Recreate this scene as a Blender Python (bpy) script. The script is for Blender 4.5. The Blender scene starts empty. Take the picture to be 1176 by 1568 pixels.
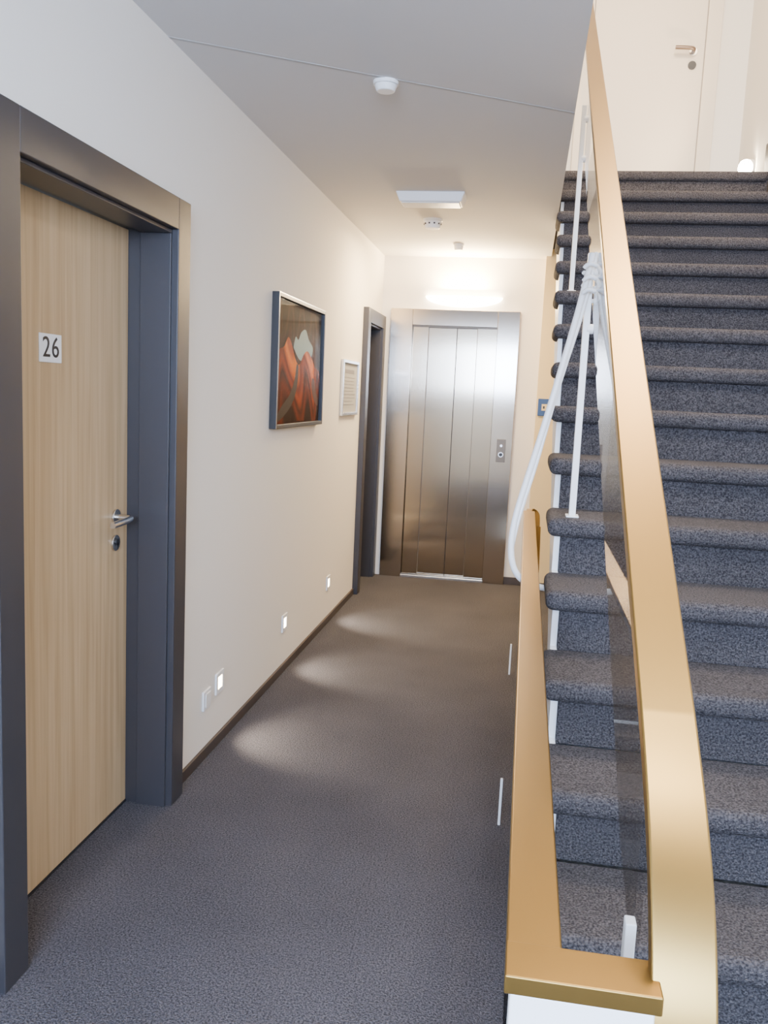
import bpy, bmesh, math, random
from mathutils import Vector, Matrix
random.seed(3)
scene=bpy.context.scene
# ---------------------------------------------------------------- materials
def newmat(name):
    m=bpy.data.materials.new(name); m.use_nodes=True
    nt=m.node_tree; b=nt.nodes['Principled BSDF']
    return m,nt,b
def simple(name,col,rough=.5,metal=0,bump=0,bscale=200,emis=None,estr=0):
    m,nt,b=newmat(name)
    b.inputs['Base Color'].default_value=(*col,1)
    b.inputs['Roughness'].default_value=rough
    b.inputs['Metallic'].default_value=metal
    if bump:
        tc=nt.nodes.new('ShaderNodeTexCoord'); n=nt.nodes.new('ShaderNodeTexNoise'); bp=nt.nodes.new('ShaderNodeBump')
        n.inputs['Scale'].default_value=bscale; n.inputs['Detail'].default_value=4
        bp.inputs['Strength'].default_value=bump; bp.inputs['Distance'].default_value=.002
        nt.links.new(tc.outputs['Object'],n.inputs['Vector']); nt.links.new(n.outputs['Fac'],bp.inputs['Height'])
        nt.links.new(bp.outputs['Normal'],b.inputs['Normal'])
    if emis:
        b.inputs['Emission Color'].default_value=(*emis,1); b.inputs['Emission Strength'].default_value=estr
    return m
def ramp(nt,stops):
    r=nt.nodes.new('ShaderNodeValToRGB')
    while len(r.color_ramp.elements)<len(stops): r.color_ramp.elements.new(.5)
    for e,(p,c) in zip(r.color_ramp.elements,stops): e.position=p; e.color=(*c,1)
    return r
def carpet(name,dark,light):
    m,nt,b=newmat(name)
    tc=nt.nodes.new('ShaderNodeTexCoord')
    n1=nt.nodes.new('ShaderNodeTexNoise'); n1.inputs['Scale'].default_value=190; n1.inputs['Detail'].default_value=3
    n2=nt.nodes.new('ShaderNodeTexNoise'); n2.inputs['Scale'].default_value=2.2; n2.inputs['Detail'].default_value=3
    v=nt.nodes.new('ShaderNodeTexVoronoi'); v.inputs['Scale'].default_value=260
    for n in(n1,n2,v): nt.links.new(tc.outputs['Object'],n.inputs['Vector'])
    r=ramp(nt,[(.34,dark),(.52,tuple((a+b_)/2 for a,b_ in zip(dark,light))),(.70,light)])
    nt.links.new(n1.outputs['Fac'],r.inputs['Fac'])
    r2=ramp(nt,[(.3,(.80,.80,.80)),(.7,(1.0,1.0,1.0))]); nt.links.new(n2.outputs['Fac'],r2.inputs['Fac'])
    mx=nt.nodes.new('ShaderNodeMix'); mx.data_type='RGBA'; mx.blend_type='MULTIPLY'; mx.inputs[0].default_value=1
    nt.links.new(r.outputs['Color'],mx.inputs[6]); nt.links.new(r2.outputs['Color'],mx.inputs[7])
    nt.links.new(mx.outputs[2],b.inputs['Base Color'])
    b.inputs['Roughness'].default_value=.95
    b.inputs['Specular IOR Level'].default_value=.2
    bp=nt.nodes.new('ShaderNodeBump'); bp.inputs['Strength'].default_value=.8; bp.inputs['Distance'].default_value=.005
    ad=nt.nodes.new('ShaderNodeMath'); ad.operation='ADD'
    nt.links.new(n1.outputs['Fac'],ad.inputs[0]); nt.links.new(v.outputs['Distance'],ad.inputs[1])
    nt.links.new(ad.outputs[0],bp.inputs['Height']); nt.links.new(bp.outputs['Normal'],b.inputs['Normal'])
    return m
def wood(name,c1,c2,c3):
    m,nt,b=newmat(name)
    tc=nt.nodes.new('ShaderNodeTexCoord'); mp=nt.nodes.new('ShaderNodeMapping'); mp.inputs['Scale'].default_value=(30,30,.9)
    n=nt.nodes.new('ShaderNodeTexNoise'); n.inputs['Scale'].default_value=1.3; n.inputs['Detail'].default_value=6; n.inputs['Distortion'].default_value=.6
    nt.links.new(tc.outputs['Object'],mp.inputs['Vector']); nt.links.new(mp.outputs['Vector'],n.inputs['Vector'])
    r=ramp(nt,[(.3,c1),(.5,c2),(.72,c3)]); nt.links.new(n.outputs['Fac'],r.inputs['Fac']); nt.links.new(r.outputs['Color'],b.inputs['Base Color'])
    b.inputs['Roughness'].default_value=.42
    return m
def brushed(name,col,rough=.2,an=.9):
    m,nt,b=newmat(name)
    b.inputs['Metallic'].default_value=1
    b.inputs['Base Color'].default_value=(*col,1); b.inputs['Roughness'].default_value=rough
    b.inputs['Anisotropic'].default_value=an
    tg=nt.nodes.new('ShaderNodeCombineXYZ'); tg.inputs[0].default_value=1
    nt.links.new(tg.outputs[0],b.inputs['Tangent'])
    return m
def glassmat(name,tint,refl=1.0):
    m=bpy.data.materials.new(name); m.use_nodes=True; nt=m.node_tree; nt.nodes.clear()
    o=nt.nodes.new('ShaderNodeOutputMaterial'); t=nt.nodes.new('ShaderNodeBsdfTransparent'); g=nt.nodes.new('ShaderNodeBsdfGlossy')
    t.inputs['Color'].default_value=(*tint,1); g.inputs['Roughness'].default_value=.02
    fr=nt.nodes.new('ShaderNodeFresnel'); fr.inputs['IOR'].default_value=1.45; mx=nt.nodes.new('ShaderNodeMixShader')
    ge=nt.nodes.new('ShaderNodeNewGeometry'); iv=nt.nodes.new('ShaderNodeMath'); iv.operation='SUBTRACT'; iv.inputs[0].default_value=1
    mu=nt.nodes.new('ShaderNodeMath'); mu.operation='MULTIPLY'; m2=nt.nodes.new('ShaderNodeMath'); m2.operation='MULTIPLY'; m2.inputs[1].default_value=refl
    nt.links.new(ge.outputs['Backfacing'],iv.inputs[1]); nt.links.new(fr.outputs[0],mu.inputs[0]); nt.links.new(iv.outputs[0],mu.inputs[1])
    nt.links.new(mu.outputs[0],m2.inputs[0]); nt.links.new(m2.outputs[0],mx.inputs[0])
    g.inputs['Color'].default_value=(1,1,1,1)
    nt.links.new(t.outputs[0],mx.inputs[1]); nt.links.new(g.outputs[0],mx.inputs[2]); nt.links.new(mx.outputs[0],o.inputs['Surface'])
    return m
M_wall=simple('plaster_warm_white',(.86,.82,.75),.85,bump=.15,bscale=120)
M_wally=simple('plaster_cream',(.82,.64,.34),.85,bump=.15,bscale=120)
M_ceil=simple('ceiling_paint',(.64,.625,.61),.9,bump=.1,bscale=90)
M_white=simple('white_lacquer',(.88,.88,.87),.35)
M_floor=carpet('carpet_grey',(.040,.039,.046),(.165,.158,.175))
M_tread=carpet('carpet_stair',(.028,.026,.030),(.140,.130,.134))
M_frame=simple('door_frame_anthracite',(.038,.036,.040),.38)
M_base=simple('baseboard_dark',(.055,.042,.036),.5)
M_oak=wood('oak_veneer',(.43,.285,.145),(.53,.37,.20),(.61,.44,.25))
M_dark=wood('dark_veneer',(.035,.026,.022),(.045,.034,.028),(.06,.045,.036))
M_steel=brushed('brushed_steel',(.52,.45,.37),.15)
M_steel2=brushed('brushed_steel_door',(.47,.39,.29),.14)
M_chrome=simple('satin_chrome',(.7,.68,.64),.25,1)
M_gold=simple('gold_anodised',(.27,.165,.045),.33,.88)
M_blk=simple('black_plastic',(.02,.02,.022),.4)
M_navy=simple('navy_plastic',(.02,.06,.20),.4)
M_glass=glassmat('balustrade_glass',(.88,.87,.85),.8)
M_gglass=glassmat('guard_glass',(.88,.88,.87),.25)
M_pglass=glassmat('picture_glass',(.97,.97,.97),.18)
M_emis=simple('lamp_warm',(1,.9,.7),.5,emis=(1,.80,.52),estr=30)
M_emis2=simple('lamp_panel',(1,.95,.85),.5,emis=(1,.86,.62),estr=34)
M_plastic=simple('white_plastic',(.88,.87,.85),.4)
M_doorw=simple('door_cream',(.76,.68,.56),.4)
# ---------------------------------------------------------------- helpers
def link(o,parent=None):
    scene.collection.objects.link(o)
    if parent: o.parent=parent
    return o
def empty(name):
    e=bpy.data.objects.new(name,None); e.empty_display_size=.1
    return link(e)
def mesh_from(name,verts,faces,mat,parent=None,smooth=False):
    me=bpy.data.meshes.new(name); me.from_pydata(verts,[],faces); 
    bm=bmesh.new(); bm.from_mesh(me); bmesh.ops.recalc_face_normals(bm,faces=bm.faces); bm.to_mesh(me); bm.free()
    me.materials.append(mat)
    if smooth:
        for p in me.polygons: p.use_smooth=True
    o=bpy.data.objects.new(name,me); return link(o,parent)
def boxes(name,bl,mat,parent=None,bevel=0,seg=3):
    vs=[];fs=[]
    for x0,x1,y0,y1,z0,z1 in bl:
        b=len(vs)
        vs+=[(x0,y0,z0),(x1,y0,z0),(x1,y1,z0),(x0,y1,z0),(x0,y0,z1),(x1,y0,z1),(x1,y1,z1),(x0,y1,z1)]
        fs+=[(b,b+3,b+2,b+1),(b+4,b+5,b+6,b+7),(b,b+1,b+5,b+4),(b+1,b+2,b+6,b+5),(b+2,b+3,b+7,b+6),(b+3,b,b+4,b+7)]
    o=mesh_from(name,vs,fs,mat,parent)
    if bevel:
        m=o.modifiers.new('bevel','BEVEL'); m.width=bevel; m.segments=seg; m.limit_method='ANGLE'
        for p in o.data.polygons: p.use_smooth=True
        o.modifiers.new('wn','WEIGHTED_NORMAL')
    return o
def prism_x(name,poly,x0,x1,mat,parent=None,bevel=0):
    n=len(poly); vs=[(x0,y,z) for y,z in poly]+[(x1,y,z) for y,z in poly]
    fs=[tuple(range(n)),tuple(range(2*n-1,n-1,-1))]+[(i,(i+1)%n,n+(i+1)%n,n+i) for i in range(n)]
    o=mesh_from(name,vs,fs,mat,parent)
    if bevel:
        m=o.modifiers.new('bevel','BEVEL'); m.width=bevel; m.segments=3; m.limit_method='ANGLE'
    return o
def cyl(name,c,axis,r,l,mat,parent=None,seg=32,r2=None,bevel=0):
    bm=bmesh.new(); bmesh.ops.create_cone(bm,cap_ends=True,segments=seg,radius1=r,radius2=r if r2 is None else r2,depth=l)
    q=Vector((0,0,1)).rotation_difference(Vector(axis).normalized()).to_matrix().to_4x4()
    bm.transform(Matrix.Translation(c)@q)
    me=bpy.data.meshes.new(name); bm.to_mesh(me); bm.free(); me.materials.append(mat)
    o=bpy.data.objects.new(name,me); link(o,parent)
    if bevel:
        m=o.modifiers.new('bevel','BEVEL'); m.width=bevel; m.segments=3; m.limit_method='ANGLE'
    return o
def tube(name,pts,r,mat,parent=None,res=4,spline='NURBS'):
    cu=bpy.data.curves.new(name,'CURVE'); cu.dimensions='3D'; cu.bevel_depth=r; cu.bevel_resolution=res; cu.use_fill_caps=True
    s=cu.splines.new(spline); s.points.add(len(pts)-1)
    for p,c in zip(s.points,pts): p.co=(*c,1)
    if spline=='NURBS': s.order_u=4; s.use_endpoint_u=True; s.resolution_u=10
    o=bpy.data.objects.new(name,cu); cu.materials.append(mat)
    link(o,parent)
    dg=bpy.context.evaluated_depsgraph_get(); me=bpy.data.meshes.new_from_object(o.evaluated_get(dg)); 
    bpy.data.objects.remove(o); o2=bpy.data.objects.new(name,me)
    for p in me.polygons: p.use_smooth=True
    if not me.materials: me.materials.append(mat)
    return link(o2,parent)
def sweep(name,pts,w,t,mat,parent=None,side=None,bevel=.003):
    P=[Vector(p) for p in pts]; n=len(P); vs=[];fs=[]
    for i in range(n):
        T=(P[min(i+1,n-1)]-P[max(i-1,0)]).normalized()
        S=Vector(side[i] if isinstance(side,list) else (side or (1,0,0))).normalized()
        N=T.cross(S).normalized(); S=N.cross(T).normalized()
        for a,b in((-1,-1),(1,-1),(1,1),(-1,1)): vs.append(tuple(P[i]+S*a*w/2+N*b*t/2))
    for i in range(n-1):
        for k in range(4): fs.append((4*i+k,4*i+(k+1)%4,4*i+4+(k+1)%4,4*i+4+k))
    fs+= [(0,1,2,3),(4*n-1,4*n-2,4*n-3,4*n-4)]
    o=mesh_from(name,vs,fs,mat,parent)
    for p in o.data.polygons: p.use_smooth=True
    if bevel:
        m=o.modifiers.new('bevel','BEVEL'); m.width=bevel; m.segments=3; m.limit_method='ANGLE'; m.angle_limit=math.radians(50)
        o.modifiers.new('wn','WEIGHTED_NORMAL')
    return o
def smooth_path(pts,k=6):
    out=[];n=len(pts);P=[Vector(p) for p in pts]
    for i in range(n-1):
        p0=P[max(i-1,0)];p1=P[i];p2=P[i+1];p3=P[min(i+2,n-1)]
        for j in range(k):
            t=j/k
            out.append(.5*((2*p1)+(-p0+p2)*t+(2*p0-5*p1+4*p2-p3)*t*t+(-p0+3*p1-3*p2+p3)*t**3))
    out.append(P[-1]); return out

CX,CZ=1.185,1.472
H=2.548; D=6.92; RX=1.287; TOPZ=2.912; XR=2.55
S0,G,R=1.149,.289,.182
SL=1.277
FE=1.2245
# ---------------------------------------------------------------- room shell
boxes('floor',[(-.25,FE,-2,7.2,-.2,0),(FE,XR,4.62,6.8,-.2,0),(FE,1.30,-2,.80,-.2,0),(1.30,XR,-2,1.50,-.2,0)],M_floor)
boxes('wall_left',[(-.3,0,-2,1.78,0,H),(-.3,0,1.78,2.81,2.06,H),(-.3,0,2.81,6.19,0,H),(-.3,0,6.19,6.86,2.06,H),(-.3,0,6.86,7.2,0,H)],M_wall)
boxes('wall_back',[(0,.22,6.935,7.2,0,H),(.22,.94,6.935,7.2,2.04,H),(.94,1.25,6.935,7.2,0,H)],M_wall)
boxes('wall_stairwell',[(1.25,XR,6.80,7.2,0,2.6)],M_wally)
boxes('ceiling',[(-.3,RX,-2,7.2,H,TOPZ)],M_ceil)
boxes('floor_upper',[(RX,XR,S0+16*G+.02,7.0,2.6,TOPZ)],M_tread)
boxes('wall_right',[(XR,XR+.2,-2,7.2,-1.6,5.6)],M_wall)
boxes('wall_upper_back',[(-.3,XR,6.78,7.0,TOPZ,5.6)],M_wall)
boxes('wall_upper_left',[(-.3,-.1,-2,6.78,TOPZ,5.6)],M_wall)
boxes('wall_upper_rear',[(-.3,XR+.2,-2.2,-2,H,5.6)],M_wall)
boxes('ceiling_upper',[(-.3,XR+.2,-2.2,7.0,5.6,5.7)],M_ceil)
boxes('wall_rear',[(-.3,XR+.2,-2.2,-2,-.2,1.55),(-.3,.05,-2.2,-2,1.55,H),(2.2,XR+.2,-2.2,-2,1.55,H),(.05,2.2,-2.2,-2,2.45,H)],M_wall)
wn=empty('window_1')
boxes('frame',[(.05,.10,-2.12,-2.05,1.55,2.45),(2.15,2.2,-2.12,-2.05,1.55,2.45),(1.10,1.15,-2.12,-2.05,1.6,2.4),(.10,2.15,-2.12,-2.05,1.55,1.60),(.10,2.15,-2.12,-2.05,2.40,2.45)],M_white,wn,bevel=.003)
boxes('pane',[(.10,2.15,-2.09,-2.085,1.6,2.4)],M_pglass,wn)
boxes('floor_lower',[(FE-.1,XR,-2,5.0,-1.66,-1.46)],M_floor)
boxes('wall_well_side',[(FE-.1,FE,-2,4.62,-1.46,-.2)],M_wally)
mesh_from('ceiling_shadow_line',[(0,2.735,H-.001),(RX,3.49,H-.001),(RX,3.508,H-.001),(0,2.753,H-.001),(0,2.735,H),(RX,3.49,H),(RX,3.508,H),(0,2.753,H)],[(0,1,2,3),(4,5,6,7),(0,1,5,4),(2,3,7,6)],simple('shadow_line_paint',(.46,.45,.44),.9))  # diagonal shadow line painted on the ceiling as a thin grey strip
# baseboards
boxes('baseboard_left',[(0,.012,-2,1.75,0,.045),(0,.012,2.842,6.15,0,.045)],M_base,bevel=.002)
boxes('baseboard_back',[(1.085,1.25,6.921,6.935,0,.06)],M_base,bevel=.002)
boxes('baseboard_stairwell',[(1.25,XR,6.786,6.80,0,.06)],M_base,bevel=.002)
# ---------------------------------------------------------------- doors on the left wall
def frame(parent,y0,y1,z1,w,xf,xl,mat):
    fb=[]
    for a,b in((y0,y0+w),(y1-w,y1)): fb.append((-.002,xf,a,b,0,z1))
    fb.append((-.002,xf,y0+w,y1-w,z1-w,z1))
    boxes('architrave',fb,mat,parent,bevel=.003)
    boxes('lining',[(xl-.02,-.002,y0+w-.03,y0+w,0,z1-w+.03),(xl-.02,-.002,y1-w,y1-w+.03,0,z1-w+.03),(xl-.02,-.002,y0+w,y1-w,z1-w,z1-w+.03)],mat,parent)
    boxes('stop_bead',[(xl+.045,xf-.022,y0+w,y0+w+.012,0,z1-w-.012),(xl+.045,xf-.022,y1-w-.012,y1-w,0,z1-w-.012),(xl+.045,xf-.022,y0+w,y1-w,z1-w-.012,z1-w)],mat,parent,bevel=.002)
d1=empty('door_1')
frame(d1,1.75,2.842,2.065,.100,.042,-.13,M_frame)
boxes('leaf',[(-.17,-.13,1.851,2.741,.008,1.962)],M_oak,d1,bevel=.002)
boxes('floor_seal',[(-.172,-.128,1.851,2.741,0,.008)],M_blk,d1)
hy,hz=2.655,1.03
cyl('rose',(-.126,hy,hz),(1,0,0),.027,.008,M_chrome,d1,bevel=.002)
tube('lever',[(-.126,hy,hz),(-.10,hy,hz),(-.077,hy,hz),(-.068,hy-.012,hz),(-.064,hy-.05,hz-.001),(-.064,hy-.15,hz-.003)],.0105,M_chrome,d1)
cyl('key_rose',(-.126,hy-.005,hz-.085),(1,0,0),.027,.008,M_chrome,d1,bevel=.002)
cyl('key_cylinder',(-.121,hy-.005,hz-.082),(1,0,0),.011,.008,M_blk,d1)
boxes('key_cylinder_body',[(-.124,-.117,hy-.010,hy,hz-.106,hz-.085)],M_blk,d1)
boxes('number_plate',[(-.130,-.127,2.205,2.318,1.516,1.594)],M_plastic,d1,bevel=.001)
tx=bpy.data.curves.new('number','FONT'); tx.body='26'; tx.size=.080; tx.align_x='CENTER'; tx.align_y='CENTER'; tx.extrude=.0005; tx.space_character=1.1
to=bpy.data.objects.new('number',tx); tx.materials.append(M_blk); link(to)
to.matrix_world=Matrix.Translation((-.1262,2.261,1.555))@Matrix(((0,0,1,0),(1.05,0,0,0),(0,1,0,0),(0,0,0,1)))
dg=bpy.context.evaluated_depsgraph_get(); me=bpy.data.meshes.new_from_object(to.evaluated_get(dg)); mw=to.matrix_world.copy(); bpy.data.objects.remove(to)
me.transform(mw); o=bpy.data.objects.new('number',me); link(o,d1)
d2=empty('door_2')
frame(d2,6.15,6.90,2.075,.10,.04,-.13,M_frame)
boxes('leaf',[(-.17,-.13,6.25,6.80,.008,1.972)],M_dark,d2,bevel=.002)
tube('lever',[(-.13,6.31,1.02),(-.09,6.31,1.02),(-.08,6.33,1.02),(-.08,6.42,1.018)],.009,M_chrome,d2)
cyl('rose',(-.126,6.31,1.02),(1,0,0),.025,.008,M_chrome,d2)
d3=empty('door_3')
boxes('casing',[(1.38,1.47,6.75,6.78,TOPZ,4.99),(2.25,2.35,6.75,6.78,TOPZ,4.99),(1.47,2.25,6.75,6.78,4.91,4.99)],M_doorw,d3,bevel=.004)
boxes('leaf',[(1.475,2.245,6.762,6.78,TOPZ+.008,4.905)],M_doorw,d3,bevel=.003)
cyl('rose',(2.17,6.757,3.96),(0,1,0),.027,.008,M_chrome,d3)
tube('lever',[(2.17,6.757,3.96),(2.17,6.715,3.96),(2.165,6.705,3.962),(2.14,6.70,3.967),(2.04,6.70,3.970)],.013,simple('handle_bronze',(.25,.19,.15),.4,1),d3)
cyl('key_rose',(2.17,6.757,3.87),(0,1,0),.028,.008,M_blk,d3)
# ---------------------------------------------------------------- elevator
el=empty('elevator')
yf=6.905
boxes('portal',[(.075,.25,yf,6.935,0,2.145),(.915,1.085,yf,6.935,0,2.145),(.25,.915,yf,6.935,2.02,2.145)],M_steel,el,bevel=.003)
boxes('portal_lining',[(.235,.25,6.93,7.06,0,2.035),(.915,.93,6.93,7.06,0,2.035),(.25,.915,6.93,7.06,2.02,2.035)],M_steel2,el)
boxes('door_panel_a',[(.25,.375,6.945,6.965,.02,2.02)],M_steel2,el,bevel=.002)
boxes('door_panel_b',[(.372,.598,6.970,6.990,.02,2.02)],M_steel2,el,bevel=.002)
boxes('door_panel_c',[(.602,.765,6.970,6.990,.02,2.02)],M_steel2,el,bevel=.002)
boxes('door_panel_d',[(.762,.915,6.945,6.965,.02,2.02)],M_steel2,el,bevel=.002)
boxes('door_gap',[(.597,.603,6.985,6.995,.02,2.02)],M_blk,el)
M_joint=simple('joint_dark',(.16,.13,.10),.4,.8)
boxes('panel_joints',[(.375,.379,6.966,6.9705,.02,2.02),(.758,.762,6.966,6.9705,.02,2.02),(.25,.915,6.94,6.944,2.008,2.02)],M_joint,el)
boxes('sill',[(.24,.925,6.905,7.06,0,.02)],M_chrome,el,bevel=.002)
boxes('sill_grooves',[(.25,.915,6.925,6.932,.019,.0215),(.25,.915,6.942,6.948,.019,.0215)],M_blk,el)
boxes('shaft_back',[(.22,.94,7.08,7.1,0,2.04)],M_blk,el)
boxes('call_plate',[(.965,1.035,yf-.006,yf,.98,1.16)],M_joint,el,bevel=.002)
cyl('call_button',(1.0,yf-.009,1.04),(0,1,0),.014,.008,M_blk,el)
cyl('call_ring',(1.0,yf-.007,1.04),(0,1,0),.02,.006,M_chrome,el)
cyl('key_switch',(1.0,yf-.008,1.11),(0,1,0),.010,.006,M_chrome,el)
la=empty('wall_lamp')
vs=[];fs=[];NA,NB=24,8
for j in range(NB+1):
    ph=math.pi/2*j/NB
    for i in range(NA+1):
        th=math.pi*i/NA
        vs.append((.64-.30*math.cos(th)*math.cos(ph),6.934-.11*math.sin(th)*math.cos(ph),2.245-.078*math.sin(ph)))
for j in range(NB):
    for i in range(NA): fs.append((j*(NA+1)+i,j*(NA+1)+i+1,(j+1)*(NA+1)+i+1,(j+1)*(NA+1)+i))
mesh_from('bowl',vs,fs,M_emis2,la,True)
boxes('back_plate',[(.45,.83,6.928,6.935,2.20,2.245)],M_plastic,la)
cp=empty('wall_intercom')
boxes('plate',[(1.262,1.382,6.785,6.80,1.36,1.49)],M_navy,cp,bevel=.003)
boxes('label',[(1.29,1.355,6.782,6.786,1.40,1.45)],M_wally,cp)
boxes('marks',[(1.30,1.313,6.780,6.783,1.415,1.435),(1.333,1.346,6.780,6.783,1.415,1.435)],M_blk,cp)
# ---------------------------------------------------------------- picture
pc=empty('framed_painting')
y4,y5,z5,z4=3.93,4.86,1.285,1.915
fw=.020
boxes('frame',[(0,.035,y4,y4+fw,z5,z4),(0,.035,y5-fw,y5,z5,z4),(0,.035,y4+fw,y5-fw,z5,z5+fw),(0,.035,y4+fw,y5-fw,z4-fw,z4)],M_blk,pc,bevel=.002)
boxes('frame_highlight',[(.0352,.0358,y4,y4+.003,z5,z4),(.0352,.0358,y4,y5,z4-.003,z4)],M_chrome,pc)  # highlight on the black frame's near and top edges, modelled as chrome strips
ZB,ZT=z5+fw,z4-fw
def flow(name,stops,dist=7,scale=1.0,amp=.35,direction='Y'):
    m,nt,b=newmat(name)
    tc=nt.nodes.new('ShaderNodeTexCoord'); sp_=nt.nodes.new('ShaderNodeSeparateXYZ')
    w=nt.nodes.new('ShaderNodeTexWave'); w.bands_direction=direction
    w.inputs['Scale'].default_value=scale; w.inputs['Distortion'].default_value=dist; w.inputs['Detail'].default_value=1.5; w.inputs['Detail Scale'].default_value=.8
    nt.links.new(tc.outputs['Object'],w.inputs['Vector']); nt.links.new(tc.outputs['Object'],sp_.inputs[0])
    mr=nt.nodes.new('ShaderNodeMapRange'); mr.inputs['From Min'].default_value=ZB; mr.inputs['From Max'].default_value=ZT
    nt.links.new(sp_.outputs['Z'],mr.inputs['Value'])
    ma=nt.nodes.new('ShaderNodeMath'); ma.operation='MULTIPLY_ADD'; ma.inputs[1].default_value=amp; 
    sb=nt.nodes.new('ShaderNodeMath'); sb.operation='SUBTRACT'; sb.inputs[1].default_value=amp/2
    nt.links.new(w.outputs['Fac'],ma.inputs[0]); nt.links.new(mr.outputs['Result'],ma.inputs[2]); nt.links.new(ma.outputs[0],sb.inputs[0])
    r=ramp(nt,stops); nt.links.new(sb.outputs[0],r.inputs['Fac']); nt.links.new(r.outputs['Color'],b.inputs['Base Color'])
    b.inputs['Roughness'].default_value=.7; b.inputs['Specular IOR Level'].default_value=.1
    return m
boxes('print',[(.012,.014,y4+fw,y5-fw,ZB,ZT)],flow('canyon_print',[(0,(.03,.005,.002)),(.5,(.05,.010,.004)),(.7,(.015,.006,.005)),(.85,(.045,.016,.011)),(1,(.015,.006,.005))],8,1.2,.4),pc)
def shape(name,pts,x,mat,k=5):
    W=y5-y4-2*fw; Hh=ZT-ZB
    P=smooth_path([(x,y4+fw+u*W,ZT-v*Hh) for u,v in pts]+[(x,y4+fw+pts[0][0]*W,ZT-pts[0][1]*Hh)],k)[:-1]
    vs=[tuple(p) for p in P]; mesh_from(name,vs,[tuple(range(len(vs)))],mat,pc)
shape('sky_gap',[(.36,.36),(.40,.27),(.46,.29),(.52,.22),(.62,.19),(.70,.27),(.80,.33),(.76,.42),(.66,.40),(.55,.46),(.46,.44)],.0148,simple('sky_gap',(.22,.36,.37),.6))
shape('canyon_rock',[(.01,.50),(.08,.40),(.17,.37),(.24,.29),(.31,.33),(.38,.43),(.46,.50),(.52,.48),(.58,.41),(.67,.37),(.77,.42),(.86,.50),(.99,.56),(.99,.80),(.99,.985),(.5,.985),(.01,.985),(.01,.75)],.0155,flow('canyon_rock',[(0,(.02,.004,.002)),(.14,(.15,.018,.003)),(.26,(.05,.008,.003)),(.36,(.30,.04,.004)),(.46,(.14,.016,.003)),(.56,(.62,.12,.008)),(.66,(.80,.20,.015)),(.76,(.40,.07,.008))],11,.9,.34),k=3)
shape('crevice',[(.43,.50),(.47,.51),(.47,.62),(.42,.76),(.30,.88),(.10,.975),(.03,.97),(.14,.86),(.30,.76),(.39,.64)],.0160,simple('crevice',(.02,.005,.003),.7))
shape('crevice_side',[(.80,.60),(.86,.62),(.90,.72),(.97,.80),(.96,.86),(.86,.80),(.80,.70)],.0160,simple('crevice_side',(.06,.008,.003),.7))
boxes('glazing',[(.022,.024,y4+fw,y5-fw,ZB,ZT)],M_pglass,pc)
fn=empty('framed_notice')
a,b_,c_,e_=5.47,5.98,1.32,1.68
boxes('frame',[(0,.02,a,a+.02,c_,e_),(0,.02,b_-.02,b_,c_,e_),(0,.02,a+.02,b_-.02,c_,c_+.02),(0,.02,a+.02,b_-.02,e_-.02,e_)],M_chrome,fn,bevel=.002)
boxes('paper',[(.006,.008,a+.02,b_-.02,c_+.02,e_-.02)],simple('paper',(.36,.37,.38),.6),fn)
boxes('heading',[(.0085,.009,a+.10,b_-.12,e_-.085,e_-.06)],simple('ink',(.20,.20,.23),.6),fn)
boxes('text_lines',[(.0085,.009,a+.07,b_-.07-random.random()*.1,e_-.115-i*.022,e_-.111-i*.022) for i in range(9)],bpy.data.materials['ink'],fn)
for i,y in enumerate((3.32,4.30,5.32)):
    e=empty('step_light')
    z=.262
    boxes('bezel',[(0,.008,y-.045,y-.026,z-.045,z+.045),(0,.008,y+.026,y+.045,z-.045,z+.045),(0,.008,y-.026,y+.026,z+.026,z+.045),(0,.008,y-.026,y+.026,z-.045,z-.026)],M_plastic,e,bevel=.002)
    boxes('lens',[(0,.003,y-.026,y+.026,z-.026,z+.026)],M_emis,e)
    L=bpy.data.lights.new('spot','SPOT'); L.energy=24; L.color=(1,.83,.63); L.spot_size=math.radians(100); L.spot_blend=.7; L.shadow_soft_size=.025
    lo=bpy.data.objects.new('spot',L); link(lo,e); lo.location=(.02,y,z)
    lo.rotation_euler=Vector((.36,.12,-.26)).to_track_quat('-Z','Y').to_euler()
so=empty('wall_socket')
boxes('plate',[(0,.010,3.13,3.21,.20,.28)],M_plastic,so,bevel=.003)
boxes('rocker',[(.010,.014,3.143,3.197,.213,.267)],M_plastic,so,bevel=.002)
# ---------------------------------------------------------------- ceiling devices
def detector(x,y,r,h_,slots=True):
    e=empty('smoke_detector')
    cyl('base',(x,y,H-.006),(0,0,1),r,.012,M_plastic,e,40)
    cyl('body',(x,y,H-.012-h_/2),(0,0,-1),r*.92,h_,M_plastic,e,40,r2=r*.72,bevel=.004)
    if slots:
        for k in range(10):
            a=k*math.tau/10
            boxes('slot',[(x+math.cos(a)*r*.83-.005,x+math.cos(a)*r*.83+.005,y+math.sin(a)*r*.83-.005,y+math.sin(a)*r*.83+.005,H-.012-h_*.5,H-.012-h_*.3)],M_base,e)
    return e
detector(.624,3.147,.044,.022,False)
detector(.535,5.50,.060,.045)
detector(.627,6.36,.038,.03,False)
em=empty('emergency_light')
x,y=.60,4.85
vs=[(x-.185,y-.09,H),(x+.185,y-.09,H),(x+.185,y+.09,H),(x-.185,y+.09,H),(x-.165,y-.075,H-.05),(x+.165,y-.075,H-.05),(x+.165,y+.075,H-.05),(x-.165,y+.075,H-.05)]
o=mesh_from('housing',vs,[(0,1,2,3),(4,5,6,7),(0,1,5,4),(1,2,6,5),(2,3,7,6),(3,0,4,7)],M_plastic,em)
o.modifiers.new('b','BEVEL').width=.004
boxes('diffuser',[(x-.155,x+.155,y-.065,y+.065,H-.056,H-.05)],simple('diffuser',(.9,.88,.84),.3),em,bevel=.003)
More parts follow.
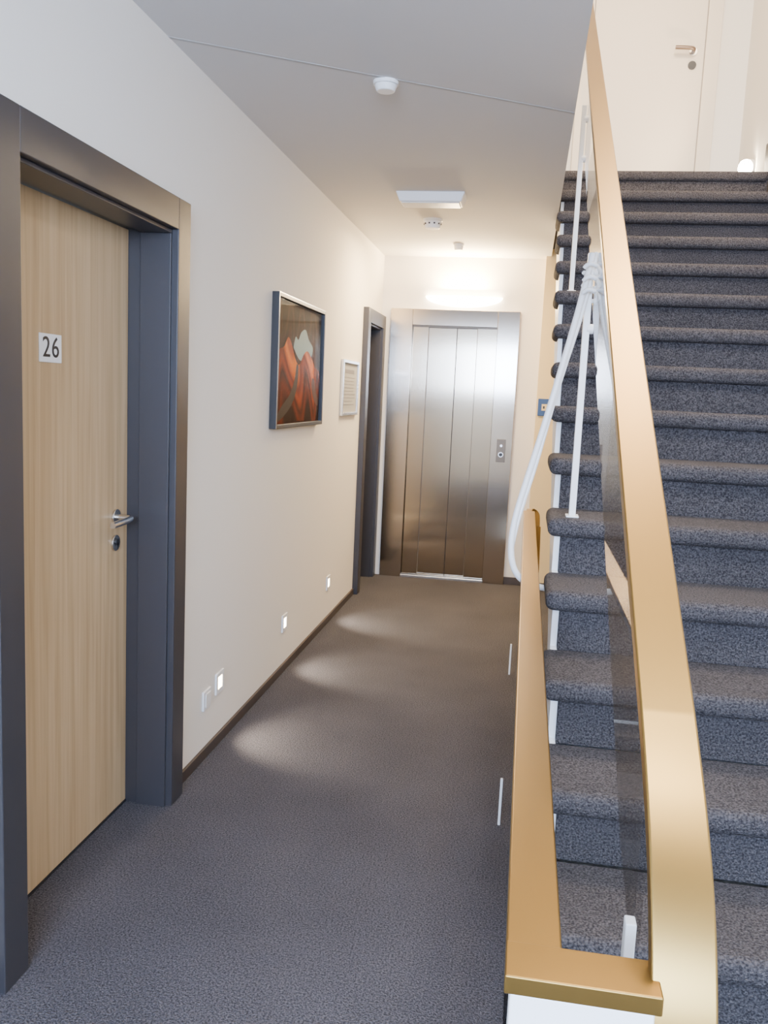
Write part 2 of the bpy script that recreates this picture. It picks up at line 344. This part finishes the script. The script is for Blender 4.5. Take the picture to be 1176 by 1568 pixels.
# ---------------------------------------------------------------- staircase up
st=empty('staircase')
tb=[];rb=[]
for n in range(1,17):
    y=S0+G*n; z=R*n
    tb.append((SL,2.53,y,y+G+.035,z-.062,z))
    rb.append((1.322,2.53,y+.042,y+.042+G,z-R-.01,z-.05))
boxes('treads',tb,M_tread,st,bevel=.024,seg=4)
boxes('risers',rb,M_tread,st,bevel=.004,seg=2)
poly=[]
for n in range(1,17):
    y=S0+G*n; z=R*n
    poly+=[(y+.06,z-R+(.0 if n>1 else 0)),(y+.06,z-.055)]
poly+=[(S0+G*17,R*16-.06),(S0+G*17,R*16-.34),(S0+G*1.9,0)]
prism_x('stringer',poly,1.302,1.3215,M_white,st)
prism_x('soffit',[(S0+G*1.9,0),(S0+G*2.3,0),(S0+G*17,R*16-.28),(S0+G*17,R*16-.34)],1.322,2.53,M_white,st)
prism_x('wall_string',[(S0+.1,0),(S0+G*.6,.30),(S0+G*16.2,R*16+.19),(S0+G*16.5,R*16+.19),(S0+G*16.5,R*15),(S0+G*2,0)],2.53,2.545,M_base,st)
sd=empty('staircase_down')
tb=[];rb=[]
for m in range(1,8):
    y=4.60-G*m; z=-R*m
    tb.append((SL+.01,2.53,y-G,y+.035,z-.062,z))
    rb.append((1.325,2.53,y-.1,y+.0,z-R*1.2,z-.05))
boxes('treads',tb,M_tread,sd,bevel=.02,seg=3)
prism_x('carriage',[(4.60,-.21),(4.6,-.23)]+sum([[(4.60-G*m,-R*m-.06),(4.60-G*(m+1)+.03,-R*m-.06)] for m in range(1,8)],[])+[(4.60-G*8,-1.459),(4.6,-1.459)],1.30,2.53,M_white,sd)
# ---------------------------------------------------------------- balustrade of the up flight
XB=1.375
bl=empty('stair_balustrade')
rail=[(XB,.79,.45),(XB,.79,.70),(XB,.80,.80),(XB,.825,.885),(XB,.875,.965),(XB,.95,1.035),(XB,1.05,1.104)]
rail=smooth_path(rail,10)
for yy in (1.2,1.5,2,3,4,5,5.7): rail.append(Vector((XB,yy,1.104+.595*(yy-1.05))))
sweep('cap_rail',rail,.064,.022,M_gold,bl)
zr=lambda y:1.104+.595*(y-1.05)
prism_x('glass_pane',[(1.12,zr(1.12)-.40),(1.12,zr(1.12)-.012),(5.6,zr(5.6)-.012),(5.6,zr(5.6)-.45),(1.3,zr(1.3)-.45)],XB-.005,XB+.005,M_glass,bl)
for n,yp in ((6,2.96),(11,4.41)):
    z0=R*n
    boxes('post',[(XB-.030,XB-.008,yp-.012,yp+.012,z0,z0+.86)],M_white,bl,bevel=.002)
    boxes('post_foot',[(XB-.040,XB+.002,yp-.03,yp+.03,z0,z0+.006)],M_white,bl,bevel=.002)
    for dz in(.62,.80): cyl('clamp',(XB-.006,yp,z0+dz),(1,0,0),.016,.02,M_white,bl)
boxes('newel_post',[(1.340,1.353,.99,1.01,0,.865)],M_white,bl,bevel=.002)
# ---------------------------------------------------------------- guard rail at the floor edge
gr=empty('guard_railing')
gx=1.229; zc=.90
sweep('cap_rail',[(gx,.84,zc),(gx,2,zc),(gx,3.2,zc),(gx,4.50,zc)],.058,.020,M_gold,gr)
arc=smooth_path([(gx,4.50,zc),(gx+.002,4.585,zc),(gx+.012,4.61,zc-.004),(gx+.030,4.612,zc-.012),(gx+.042,4.58,zc-.03),(gx+.044,4.50,zc-.075)],6)
sweep('return_bend',arc,.03,.020,M_gold,gr,side=(1,0,0))
sweep('descending_cap',[(gx+.044,4.50,zc-.075),(gx+.044,4.0,zc-.39),(gx+.044,3.4,zc-.77),(gx+.044,2.9,zc-1.08)],.040,.02,M_gold,gr)
boxes('cross_cap',[(1.20,1.352,.80,.858,zc-.010,zc+.0102)],M_gold,gr,bevel=.002)
boxes('cross_plate',[(1.206,1.346,.803,.850,.70,zc-.0102)],M_white,gr,bevel=.003)
boxes('glass_pane',[(gx-.004,gx+.004,.86,4.50,-.04,zc-.01)],M_gglass,gr)
for yp in(2.9,4.6):
    boxes('floor_bracket',[(1.178,1.187,yp-.006,yp+.006,0,.17)],M_white,gr,bevel=.002)
# ---------------------------------------------------------------- white cord tied on the balustrade
loop=[(1.36,2.95,1.95),(1.335,2.93,1.80),(1.29,2.92,1.60),(1.245,2.91,1.40),(1.20,2.90,1.22),(1.165,2.88,1.08),(1.158,2.87,.98),(1.175,2.87,.905),(1.22,2.875,.865),(1.30,2.88,.855),(1.40,2.885,.85),(1.46,2.89,.86),(1.485,2.90,.89)]
tube('tied_cord',loop,.0105,M_white,bl)
tube('tied_cord_twin',[(x+.012+.006*math.sin(i*1.9),y+.006,z+.004) for i,(x,y,z) in enumerate(loop[:7])],.007,M_white,bl)
for i in range(3):
    a=.04*i
    tube('cord_knot',[(1.335,2.92,1.90-a),(1.35,2.905,1.92-a),(1.385,2.915,1.90-a),(1.39,2.96,1.88-a),(1.35,2.97,1.88-a),(1.335,2.95,1.89-a)],.007,M_white,bl)
sp=empty('landing_spotlight')
cyl('can',(2.52,6.30,3.06),(-1,-.8,-.2),.055,.05,M_plastic,sp)
cyl('lens',(2.493,6.279,3.055),(-1,-.8,-.2),.052,.008,simple('lamp_spot',(1,.9,.7),.5,emis=(1,.85,.62),estr=220),sp)
L=bpy.data.lights.new('spot','SPOT'); L.energy=45; L.color=(1,.76,.48); L.spot_size=2.9; L.spot_blend=.4; L.shadow_soft_size=.04
lo=bpy.data.objects.new('spot',L); link(lo,sp); lo.location=(2.43,6.23,3.06); lo.rotation_euler=Vector((-1,-.3,.35)).to_track_quat('-Z','Y').to_euler()
# ---------------------------------------------------------------- lights
def area(name,loc,dirv,sx,sy,e,col):
    L=bpy.data.lights.new(name,'AREA'); L.shape='RECTANGLE'; L.size=sx; L.size_y=sy; L.energy=e; L.color=col
    o=bpy.data.objects.new(name,L); link(o); o.location=loc; o.rotation_euler=Vector(dirv).to_track_quat('-Z','Y').to_euler(); return o
area('elevator_lamp_light',(.64,6.87,2.27),(0,-.5,1),.3,.08,60,(1,.72,.38))
area('corridor_fill_light',(.6,5.9,2.5),(0,0,-1),.5,.5,64,(1,.73,.40))  # added warm fill for the corridor, has no fitting of its own
area('window_daylight',(1.12,-1.97,2.0),(-.03,1,-.14),2.0,.8,400,(.50,.66,1))
area('upper_lamp_light',(1.9,4.2,5.3),(0,.0,-1),.8,.8,190,(1,.78,.54))
area('stairwell_fill_light',(1.9,.6,5.3),(.0,.25,-1),1.0,1.0,190,(.95,.93,.92))  # added fill from above to brighten the stairs, no opening there
w=bpy.data.worlds.new('world'); scene.world=w; w.use_nodes=True
w.node_tree.nodes['Background'].inputs[0].default_value=(.72,.84,1,1); w.node_tree.nodes['Background'].inputs[1].default_value=4.0
# ---------------------------------------------------------------- camera
f,yaw,pitch,roll=1357.3,.157,.135,.046
cy,sy=math.cos(yaw),math.sin(yaw);cp_,sp_=math.cos(pitch),math.sin(pitch)
F=Vector((-sy*cp_,cy*cp_,-sp_));R0=Vector((cy,sy,0));U0=R0.cross(F)
c,s=math.cos(roll),math.sin(roll)
RR=c*R0+s*U0; UU=-s*R0+c*U0
cam=bpy.data.cameras.new('camera'); co=bpy.data.objects.new('camera',cam); link(co)
cam.sensor_fit='HORIZONTAL'; cam.sensor_width=36; cam.lens=36*f/1200; cam.clip_start=.05
m=Matrix(((RR.x,UU.x,-F.x,CX),(RR.y,UU.y,-F.y,0),(RR.z,UU.z,-F.z,CZ),(0,0,0,1)))
co.matrix_world=m
scene.camera=co
